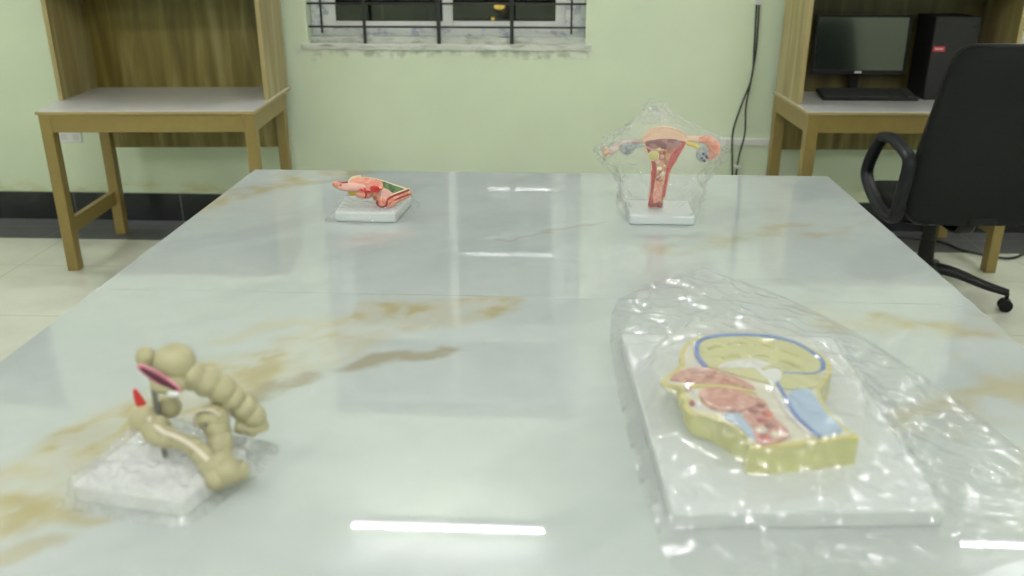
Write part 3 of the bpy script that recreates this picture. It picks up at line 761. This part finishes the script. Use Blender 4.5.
for (x, y, m_) in ((.290, 1.128, 'darkred'), (.296, 1.10, 'redwall'), (.290, 1.075, 'bone'), (.302, 1.085, 'darkred'), (.288, 1.055, 'redwall'), (.306, 1.062, 'bone'), (.308, 1.118, 'redwall'), (.302, 1.145, 'darkred')):
    MB().ball((x, y, HT+.005), .0085, 2, (1, 1, .5), jit=.002, js=120).make('larynx_cartilage', m_, t, smooth=True)
inlay('jaw_bone', [(.244, 1.116), (.268, 1.120), (.277, 1.08), (.280, 1.055), (.272, 1.056), (.260, 1.09)], 'lightblue', .005)

def head_h(x, y):
    h = TZ
    q = in_quad(x, y, BQ)
    if q > -.004: h = BT+.001
    dx, dy = (x-.31)/.155, (y-1.23)/.205
    if dx*dx+dy*dy < 1.0: h = max(h, HT+.009)
    return h
OUT = crc([(.108, 1.40), (.112, 1.56), (.137, 1.72), (.224, 1.83), (.336, 1.90), (.451, 1.80), (.574, 1.59), (.66, 1.33), (.70, 1.14), (.74, 1.02), (.67, .94), (.56, .90), (.50, .875), (.34, .845), (.168, .855), (.135, .95), (.118, 1.15)], 4)
o = drape('plastic_bag', OUT, head_h, 'filmbag', .006, .0075, 10.5, 1.0)
tag(o, 'large clear crinkled plastic bag draped over the half head model and board', 'plastic bag')

# ------------------------------------------------------------------ large intestine model
t = thing('intestine_model', 'beige large intestine anatomy model on rods over a film wrapped white stand', 'anatomical model', (-.53, 1.05, TZ))
CB = [(-.633, .968), (-.472, .938), (-.430, 1.065), (-.600, 1.138)]
CBT = .776
MB().prism(CB, TZ, CBT).make('stand_base', 'basew', t, bevel=.004)
for p, tp in (((-.538, 1.042), .905), ((-.470, 1.075), .80)):
    MB().tube([(*p, CBT-.002), (*p, tp)], .0042, 10).make('rod', 'chrome', t, smooth=True)
def gut(pts, per, depth=.22, n=20, m='beige', name='colon', par=t):
    """pts: x,y,z,r ; haustra bulge `per` times along the run"""
    C_ = cr(pts, 14); L_ = [0]
    for a_, b_ in zip(C_, C_[1:]): L_.append(L_[-1]+(Vector(a_[:3])-Vector(b_[:3])).length)
    rad = []
    for p, l in zip(C_, L_):
        ph = (l/L_[-1]*per) % 1
        bul = math.sqrt(max(0, 1-(2*ph-1)**2*.92))
        rad.append(p[3]*(1-depth+depth*bul*1.15))
    rad[0] *= .75; rad[-1] *= .6
    return MB().tube([p[:3] for p in C_], rad, n).make(name, m, par, smooth=True)
# ascending run: fat cut end over the rod, beads falling back to the right
MB().ball((-.510, 1.055, .917), .027, 4, (1.05, 1, .98)).make('caecum', 'beige', t, smooth=True)
MB().ball((-.546, 1.05, .926), .0135, 3, (1.0, 1, 1.15)).make('caecum_lobe', 'beige', t, smooth=True)
MB().ball((-.512, 1.033, .895), .017, 3, (1.5, .9, .8)).make('caecum_lobe', 'beige', t, smooth=True)
gut([(-.498, 1.052, .902, .017), (-.478, 1.058, .890, .0205), (-.457, 1.066, .873, .0205), (-.443, 1.074, .852, .0195), (-.429, 1.080, .832, .0185), (-.419, 1.085, .813, .017), (-.417, 1.085, .798, .015)], 6.5, .30)
gut([(-.417, 1.083, .800, .012), (-.430, 1.077, .806, .0125), (-.445, 1.072, .812, .011)], 2, .22)
# cut face with dark lining and pink rim
cut = Matrix.Translation((-.518, 1.022, .909)) @ Matrix.Rotation(math.radians(36), 4, 'Y')
q = MB(); ring = [(math.cos(2*PI*k/28)*.031, 0, math.sin(2*PI*k/28)*.0065) for k in range(29)]
q.tube([tuple(cut @ Vector(p)) for p in ring], .0019, 8, cap=False); q.make('cut_rim', 'pinkrim', t, smooth=True)
q = MB(); bmesh.ops.create_icosphere(q.b, subdivisions=3, radius=1, matrix=cut @ Matrix.Diagonal((.030, .0045, .0064, 1))); q.make('cut_lining', 'purple', t, smooth=True)
MB().ball((-.500, 1.017, .889), .006, 2, (1.5, .6, .8)).make('cut_valve', 'white', t, smooth=True)
# appendix
MB().tube(cr([(-.556, 1.045, .842), (-.560, 1.043, .858), (-.563, 1.042, .872), (-.565, 1.042, .882)], 5), [.0075-.0062*(i/15)**2 for i in range(16)], 10).make('appendix', 'red', t, smooth=True)
# lower run: fat lobes on the left, then a thinning banded tube to a lumpy end at the right
for c_, r_ in (((-.557, 1.040, .838), .0205), ((-.530, 1.062, .844), .0165), ((-.537, 1.030, .826), .0205)):
    MB().ball(c_, r_, 4).make('colon_lobe', 'beige', t, smooth=True)
gut([(-.540, 1.028, .824, .017), (-.522, 1.022, .820, .0165), (-.505, 1.018, .818, .012), (-.488, 1.014, .815, .0125), (-.472, 1.010, .804, .014), (-.460, 1.004, .792, .016), (-.448, 1.000, .780, .020), (-.440, .998, .772, .018)], 7, .22)
for c_, r_ in (((-.434, 1.000, .782), .0205), ((-.446, .992, .776), .017), ((-.422, 1.008, .778), .0155), ((-.444, 1.012, .792), .0165)):
    MB().ball(c_, r_, 3).make('colon_lobe', 'beige', t, smooth=True)
MB().tube(cr([(-.545, 1.030, .846), (-.538, 1.022, .842), (-.520, 1.012, .834), (-.500, 1.008, .829), (-.478, 1.002, .820), (-.455, .994, .803)], 6), .0038, 8, flat=(.6, 1)).make('taenia_band', 'beigep', t, smooth=True)
# middle loop: rectum stump standing between the runs
MB().ball((-.466, 1.052, .832), .0215, 4, (1.05, .8, 1.1)).make('rectum_lobe', 'beige', t, smooth=True)
gut([(-.466, 1.052, .828, .019), (-.458, 1.046, .812, .0175), (-.454, 1.036, .800, .0175), (-.456, 1.022, .788, .016)], 2.5, .14)
q = MB().tube(cr([(-.488, 1.044, .822), (-.489, 1.042, .836), (-.480, 1.040, .850), (-.462, 1.038, .854), (-.449, 1.038, .846)], 6), .0022, 6); q.make('loop_seam', 'beigep', t, smooth=True)
MB().ball((-.470, 1.034, .832), .003, 2).make('loop_mark', 'chrome', t, smooth=True)

def col_h(x, y):
    q = in_quad(x, y, CB)
    return CBT+.001 if q > -.004 else TZ
o = drape('plastic_wrap', crc([(-.652, .962), (-.638, .948), (-.56, .930), (-.48, .916), (-.452, .930), (-.428, .99), (-.398, 1.075), (-.412, 1.125), (-.52, 1.150), (-.610, 1.156), (-.636, 1.08)], 4), col_h, 'filmwrap', .0035, .010, 22, 5.0)
tag(o, 'crinkled clear film wrapped over the white stand of the intestine model', 'plastic wrap')

# ------------------------------------------------------------------ uterus model
ux, uy = .283, 2.332
t = thing('uterus_model', 'red and peach uterus anatomy model upright on white stand', 'anatomical model', (ux, uy, TZ))
MB().span((.198, 2.247, TZ), (.370, 2.40, .776)).make('stand_base', 'base', t, bevel=.005)
def uring(z, hw, xc, d0, d1, n=20):
    """flat front at d0, rounded back"""
    r = []
    for j in range(n):
        a_ = PI*j/(n-1); r.append((xc+hw*math.cos(a_), uy-.012+d0+(d1)*math.sin(a_)**.8 if 0 < j < n-1 else uy-.012+d0, z))
    return r
upr = [(.776, .020, .272), (.80, .0215, .274), (.83, .0235, .277), (.86, .025, .280), (.885, .029, .283), (.905, .036, .286), (.925, .045, .287), (.945, .054, .288), (.960, .0585, .288), (.972, .056, .287), (.982, .047, .286), (.990, .033, .285), (.995, .015, .285)]
U = cr(upr, 4)
MB().loft([uring(z, hw, xc, 0, .55*hw+.012) for z, hw, xc in U]).make('uterus_body', 'peach', t, smooth=False)
fy = uy-.012
def flat(name, poly, m, y0, y1, bev=.001):
    """polygon in x,z made into a thin plate facing the room"""
    b = MB(); b.prism(poly, 0, y1-y0, bev)
    bmesh.ops.transform(b.b, matrix=Matrix(((1, 0, 0, 0), (0, 0, -1, y1), (0, 1, 0, 0), (0, 0, 0, 1))), verts=b.b.verts)
    return b.make(name, m, t)
def outline(k, off, z0, z1):
    """silhouette shrunk by off"""
    L_, R_ = [], []
    for z, hw, xc in U:
        if z0 <= z <= z1:
            L_.append((xc-max(.002, hw*k-off), z)); R_.append((xc+max(.002, hw*k-off), z))
    return L_ + R_[::-1]
flat('muscle_wall', outline(1, .004, .779, .962), 'redwall', fy-.004, fy)
flat('wall_edge', outline(1, .0015, .778, .964), 'cream', fy-.002, fy+.001)
flat('fundus', [(.231, .956), (.240, .972), (.258, .984), (.285, .991), (.312, .985), (.334, .972), (.343, .957), (.32, .965), (.285, .968), (.25, .963)], 'peach', fy-.008, fy)
flat('cavity', [(.250, .935), (.262, .943), (.290, .946), (.318, .950), (.327, .946), (.318, .930), (.306, .910), (.299, .885), (.294, .855), (.291, .82), (.284, .79), (.264, .79), (.264, .82), (.268, .855), (.270, .885), (.266, .905), (.252, .920)], 'brownpink', fy-.007, fy-.002)
b = MB().ball((.284, fy-.005, .952), 1, 4, (.047, .006, .0155)); b.make('upper_cavity', 'maroon', t, smooth=True)
q = MB().tube(cr([(.238, fy-.007, .944), (.262, fy-.009, .935), (.285, fy-.010, .938)], 6), .0022, 8); q.make('cavity_lip', 'pinklight', t, smooth=True)
MB().tube(cr([(.330, fy-.006, .948), (.312, fy-.008, .928), (.302, fy-.008, .90), (.297, fy-.008, .86), (.292, fy-.008, .81)], 6), .0045, 8).make('inner_fold', 'redwall', t, smooth=True)
MB().tube(cr([(.258, fy-.006, .880), (.260, fy-.008, .85), (.259, fy-.008, .82), (.256, fy-.008, .79)], 6), .0032, 8).make('inner_fold', 'redwall', t, smooth=True)
MB().ball((.259, fy-.010, .921), .0125, 3, (1, .6, 1)).make('yellow_cyst', 'olivey', t, smooth=True)
q = MB().tube([(.259+.013*math.cos(2*PI*k/20), fy-.009, .921+.013*math.sin(2*PI*k/20)) for k in range(21)], .0018, 6, cap=False); q.make('cyst_rim', 'cream', t, smooth=True)
MB().ball((.270, fy-.010, .906), .0068, 3).make('polyp', 'pinklight', t, smooth=True)
for (x, z, r_, m_) in ((.272, .938, .006, 'olivey'), (.287, .930, .005, 'darkred'), (.281, .918, .006, 'pinklight'), (.276, .886, .006, 'bone'), (.285, .872, .0065, 'bone'), (.279, .862, .006, 'brownpink'), (.274, .858, .005, 'darkred'), (.280, .878, .005, 'redwall')):
    MB().ball((x, fy-.008, z), r_, 2, (1, .6, 1), jit=.001, js=200).make('lining_lump', m_, t, smooth=True)
flat('birth_canal', [(.266, .85), (.288, .85), (.286, .82), (.279, .795), (.264, .79), (.263, .815)], 'pink', fy-.010, fy-.004)
for x in (.261, .283): MB().ball((x, fy-.006, .789), .0095, 3, (.9, .8, 1.1)).make('lower_lip', 'darkred', t, smooth=True)
for k in range(7):
    MB().ball((.316+.004*(k % 2)-.0012*k+.006, fy-.002, .935-.006*k), .0022, 1).make('vessel_dot', 'darkred', t)
# tubes and ovaries
MB().tube(cr([(.238, uy, .957), (.222, uy, .955), (.205, uy-.002, .953), (.188, uy-.004, .951), (.172, uy-.006, .945), (.158, uy-.008, .935), (.143, uy-.010, .927)], 5), [.0042+.00025*i for i in range(31)], 10).make('fallopian_tube', 'pinkgrey', t, smooth=True)
MB().tube(cr([(.236, uy-.004, .946), (.218, uy-.006, .944), (.20, uy-.008, .94)], 5), .0048, 8).make('ovarian_ligament', 'greyblue', t, smooth=True)
MB().ball((.190, uy-.010, .938), .0165, 3, (1.25, .8, .95), jit=.003, js=80).make('ovary', 'greyblue', t, smooth=True)
for a_ in range(6):
    q = Vector((.146, uy-.012, .929)); an = 2*PI*a_/6
    MB().tube([q, q+Vector((-.010, math.cos(an)*.006, math.sin(an)*.006)), q+Vector((-.018, math.cos(an)*.012, math.sin(an)*.010-.003))], [.006, .0055, .003], 8).make('fimbria', 'peach', t, smooth=True)
MB().tube(cr([(.332, uy, .962), (.348, uy, .962), (.365, uy-.002, .962), (.382, uy-.002, .961)], 5), .0085, 10).make('fallopian_tube', 'peach', t, smooth=True)
MB().tube(cr([(.376, uy-.004, .960), (.392, uy-.006, .962), (.407, uy-.008, .956), (.417, uy-.010, .943), (.416, uy-.010, .928), (.406, uy-.012, .921)], 6), [.008+.0075*math.sin(i/30*2.3) for i in range(31)], 12).make('ampulla', 'pink', t, smooth=True)
MB().tube(cr([(.336, uy-.004, .953), (.352, uy-.006, .950), (.368, uy-.008, .945), (.380, uy-.010, .936)], 5), .005, 8).make('ovarian_ligament', 'yellow', t, smooth=True)
MB().ball((.388, uy-.012, .925), .0195, 3, (.9, .75, 1.15), jit=.003, js=80).make('ovary', 'greyblue', t, smooth=True)
for x, z in ((.384, .917), (.392, .910), (.397, .921), (.388, .929)): MB().ball((x, uy-.026, z), .0042, 2).make('follicle', 'darkblue', t, smooth=True)
for x, z in ((.410, .925), (.402, .918), (.418, .935)): MB().ball((x, uy-.018, z), .008, 2, jit=.002, js=150).make('fimbria', 'pink', t, smooth=True)

# clear bag standing up around it
b = MB(); rings = []; n = 72
lv = [(.7525, .100, .085, .284), (.79, .102, .083, .284), (.83, .108, .070, .284), (.87, .124, .058, .284), (.905, .150, .05, .286), (.935, .160, .045, .285), (.96, .150, .042, .284), (.98, .118, .042, .281), (1.0, .082, .038, .276), (1.02, .056, .03, .270), (1.038, .036, .022, .264), (1.050, .030, .014, .260), (1.057, .022, .005, .259)]
for z, hx, hy, xc in cr(lv, 4):
    r = []
    for j in range(n):
        a_ = 2*PI*j/n; c_, s_ = math.cos(a_), math.sin(a_)
        n1 = noise.noise((c_*2.2, s_*2.2, z*16)); n2 = noise.noise((c_*5+z*30, s_*5, z*28)); n3 = noise.noise((c_*8+z*60, s_*8-z*40, z*30+4))
        k = 1+.10*n1+.16*(1-abs(n2))**3-.09+.12*(1-abs(n3))**4
        if z < .775: k = 1
        p = .55
        r.append((xc+hx*k*math.copysign(abs(c_)**p, c_) if z < .85 else xc+hx*k*c_, uy+hy*k*math.copysign(abs(s_)**p, s_) if z < .85 else uy+hy*k*s_, z))
    rings.append(r)
b.loft(rings, cap=False)
# the gathered, crumpled neck and the taut folds running up from the stand
for c_, r_ in (((.258, uy, 1.046), .018), ((.250, uy-.004, 1.022), .022), ((.272, uy, 1.030), .016)):
    b.ball(c_, r_, 3, (1.1, .6, 1), jit=r_*.9, js=85)
for k, (xa, za, xb, zb) in enumerate(((.318, .800, .392, .875), (.325, .792, .405, .872), (.310, .812, .380, .890), (.336, .800, .415, .865), (.345, .826, .388, .868), (.222, .885, .232, .862), (.236, .868, .243, .846), (.185, .912, .215, .905))):
    p0, p1 = Vector((xa, uy-.072, za)), Vector((xb, uy-.052, zb)); mid = (p0+p1)/2 + Vector((0, -.004, -.002*(k % 3)))
    b.tube([p0, mid, p1], [.0006, .0019, .0006], 6, cap=False, flat=(1, .5))
tag(b.make('plastic_bag', 'film', smooth=True), 'thin clear plastic bag standing peaked around the uterus model', 'plastic bag')

# ------------------------------------------------------------------ pelvis section model
px, py = -.50, 2.33
t = thing('pelvis_model', 'pink and green pelvis section anatomy model tilted on a white stand', 'anatomical model', (px, py, TZ))
PB = [(-.583, 2.236), (-.419, 2.232), (-.404, 2.412), (-.590, 2.398)]
MB().prism(PB, TZ, .777).make('stand_base', 'base', t, bevel=.005)
def PX(cx_, cy_, dy=0):     # model space: cx, cy run in crops of the half section, dy towards the wall
    return (-.598+(cx_-95)*.000286, 2.311+dy, .850-(cy_-95)*.00026-dy*.25)
def ptube(name, pts, r, m, n=10, flat=(1, 1), k=5):
    P_ = cr([PX(*p) for p in pts], k)
    if hasattr(r, '__len__'):
        q = cr([(v,) for v in r], k); r = [v[0] for v in q]
    return MB().tube(P_, r, n, flat=flat).make(name, m, t, smooth=True)
MB().tube([(-.482, 2.325, .775), (-.482, 2.325, .825)], .0045, 10).make('rod', 'chrome', t, smooth=True)
# main mass: tilted rounded slab
def pslab(name, poly, m, d0, d1, bev=.003, sm=4, lean=.55):
    b = MB(); P_ = crc(poly, sm)
    lo = [b.b.verts.new(PX(x, y, d0+(260-y)*.00026*lean)) for x, y in P_]; hi = [b.b.verts.new(PX(x, y, d1+(260-y)*.00026*lean)) for x, y in P_]
    n_ = len(P_); f1 = b.b.faces.new(lo[::-1]); b.b.faces.new(hi)
    for i in range(n_): b.b.faces.new((lo[i], lo[(i+1) % n_], hi[(i+1) % n_], hi[i]))
    bmesh.ops.recalc_face_normals(b.b, faces=b.b.faces)
    bmesh.ops.bevel(b.b, geom=list(f1.edges), offset=bev, segments=2, affect='EDGES', profile=.5)
    return b.make(name, m, t, smooth=False)
pslab('skin_body', [(180, 185), (225, 130), (260, 92), (330, 80), (430, 88), (535, 112), (640, 150), (760, 190), (812, 225), (800, 262), (700, 300), (610, 300), (560, 250), (540, 225), (450, 235), (340, 222), (240, 205)], 'cream', 0, .016, .002)
pslab('muscle_section', [(190, 185), (232, 135), (265, 96), (330, 83), (430, 90), (535, 115), (560, 160), (545, 215), (450, 228), (340, 214), (240, 198)], 'pink', -.004, .017, .002)
pslab('green_section', [(540, 122), (600, 140), (660, 165), (765, 205), (740, 232), (690, 250), (640, 235), (610, 205), (570, 190), (552, 155)], 'green', -.004, .004, .002)
ptube('penis_shaft', [(95, 158, -.004), (120, 165, -.006), (160, 175, -.006), (200, 182, -.006)], [.0065, .0085, .0085, .007], 'pink', 12)
ptube('foreskin_edge', [(168, 165, -.012), (176, 185, -.014), (184, 203, -.012)], .003, 'darkred')
ptube('top_line', [(92, 148, .0), (130, 140, .0), (190, 142, .0), (228, 135, .002)], .0028, 'darkred', 8)
ptube('skin_edge', [(222, 140, .02), (240, 105, .026), (270, 85, .028), (330, 74, .03)], .0035, 'cream', 8)
MB().ball(PX(265, 190, -.006), .016, 3, (2.6, 1, .72)).make('bladder_front', 'pinklight', t, smooth=True)
MB().ball(PX(385, 258, -.002), .018, 3, (1.45, 1, .78)).make('scrotum', 'pink', t, smooth=True)
MB().ball(PX(275, 248, .004), .0125, 3, (1.3, .9, .7)).make('fat_pad', 'yellow', t, smooth=True)
ptube('red_vessel', [(338, 212, -.014), (375, 214, -.020), (410, 228, -.021), (450, 235, -.016)], .0026, 'red', 8)
ptube('red_vessel', [(400, 200, -.014), (405, 230, -.021), (412, 262, -.019), (400, 300, -.016)], .0026, 'red', 8)
MB().ball(PX(488, 195, -.008), .0100, 3, (1.25, .9, .72)).make('prostate', 'red', t, smooth=True)
ptube('prostate_edge', [(450, 200, -.012), (485, 225, -.016), (520, 230, -.014), (545, 200, -.012)], .003, 'red', 8)
ptube('urethra', [(490, 235, -.006), (488, 275, -.006), (495, 320, -.004)], .007, 'brownpink', 10)
ptube('urethra_side', [(512, 235, -.009), (518, 275, -.010), (520, 315, -.008)], .0042, 'pink', 8)
pslab('pelvic_floor', [(545, 225), (600, 215), (655, 248), (640, 290), (600, 320), (560, 320), (545, 280)], 'pinklight', -.008, .006, .002)
ptube('dark_vein', [(572, 312, -.012), (590, 302, -.013), (604, 296, -.012)], .0025, 'darkblue', 8)
# thigh fold: salmon roll with dark red lines, resting toward the front
ptube('buttock_roll', [(812, 235, .018), (770, 258, .010), (720, 280, .0), (670, 308, -.010), (630, 345, -.020), (585, 358, -.030)], [.009, .0125, .0135, .014, .0155, .017], 'pink', 14)
ptube('red_line', [(812, 252, .006), (770, 276, -.004), (720, 298, -.014), (672, 326, -.0245), (636, 360, -.036)], .0030, 'darkred', 8)
ptube('red_line', [(806, 212, .006), (745, 240, -.007), (685, 268, -.017), (635, 300, -.029), (618, 330, -.038)], .0030, 'darkred', 8)
ptube('cream_line', [(808, 200, .010), (745, 226, -.002), (685, 252, -.012), (640, 280, -.022)], .0028, 'cream', 8)
MB().ball(PX(575, 348, -.036), .0145, 3, (1, .45, .95)).make('roll_end', 'pink', t, smooth=True)
q = [(575+47*math.cos(a_), 348+46*math.sin(a_), -.0425) for a_ in [-.4+2*PI*k/24*.62 for k in range(25)]]
ptube('red_line', q, .0026, 'darkred', 8, k=1)
def pel_h(x, y):
    return .778 if in_quad(x, y, PB) > -.004 else TZ
o = drape('plastic_wrap', crc([(-.605, 2.222), (-.50, 2.218), (-.405, 2.222), (-.385, 2.30), (-.382, 2.42), (-.42, 2.435), (-.52, 2.428), (-.60, 2.42), (-.612, 2.33)], 4), pel_h, 'film', .004, .005, 30, 9.0)
tag(o, 'thin clear film wrapped over the white stand of the pelvis model', 'plastic wrap')

# ------------------------------------------------------------------ camera, world
cam = bpy.data.cameras.new('camera'); co = bpy.data.objects.new('camera', cam); COL.objects.link(co)
co.location = (0, 0, 1.449)
pitch = math.atan(.393); yaw = math.atan(47*math.cos(pitch)/885)
co.rotation_euler = (PI/2-pitch, 0, yaw)
cam.sensor_width = 36; cam.lens = 885/1024*36; cam.clip_start = .02
cam.dof.use_dof = True; cam.dof.focus_distance = 2.42; cam.dof.aperture_fstop = 2.8
SC.camera = co
wd = bpy.data.worlds.new('night'); SC.world = wd; wd.use_nodes = True
wd.node_tree.nodes['Background'].inputs[0].default_value = (.01, .012, .02, 1)
wd.node_tree.nodes['Background'].inputs[1].default_value = .3
SC.view_settings.view_transform = 'Standard'
SC.view_settings.exposure = .12
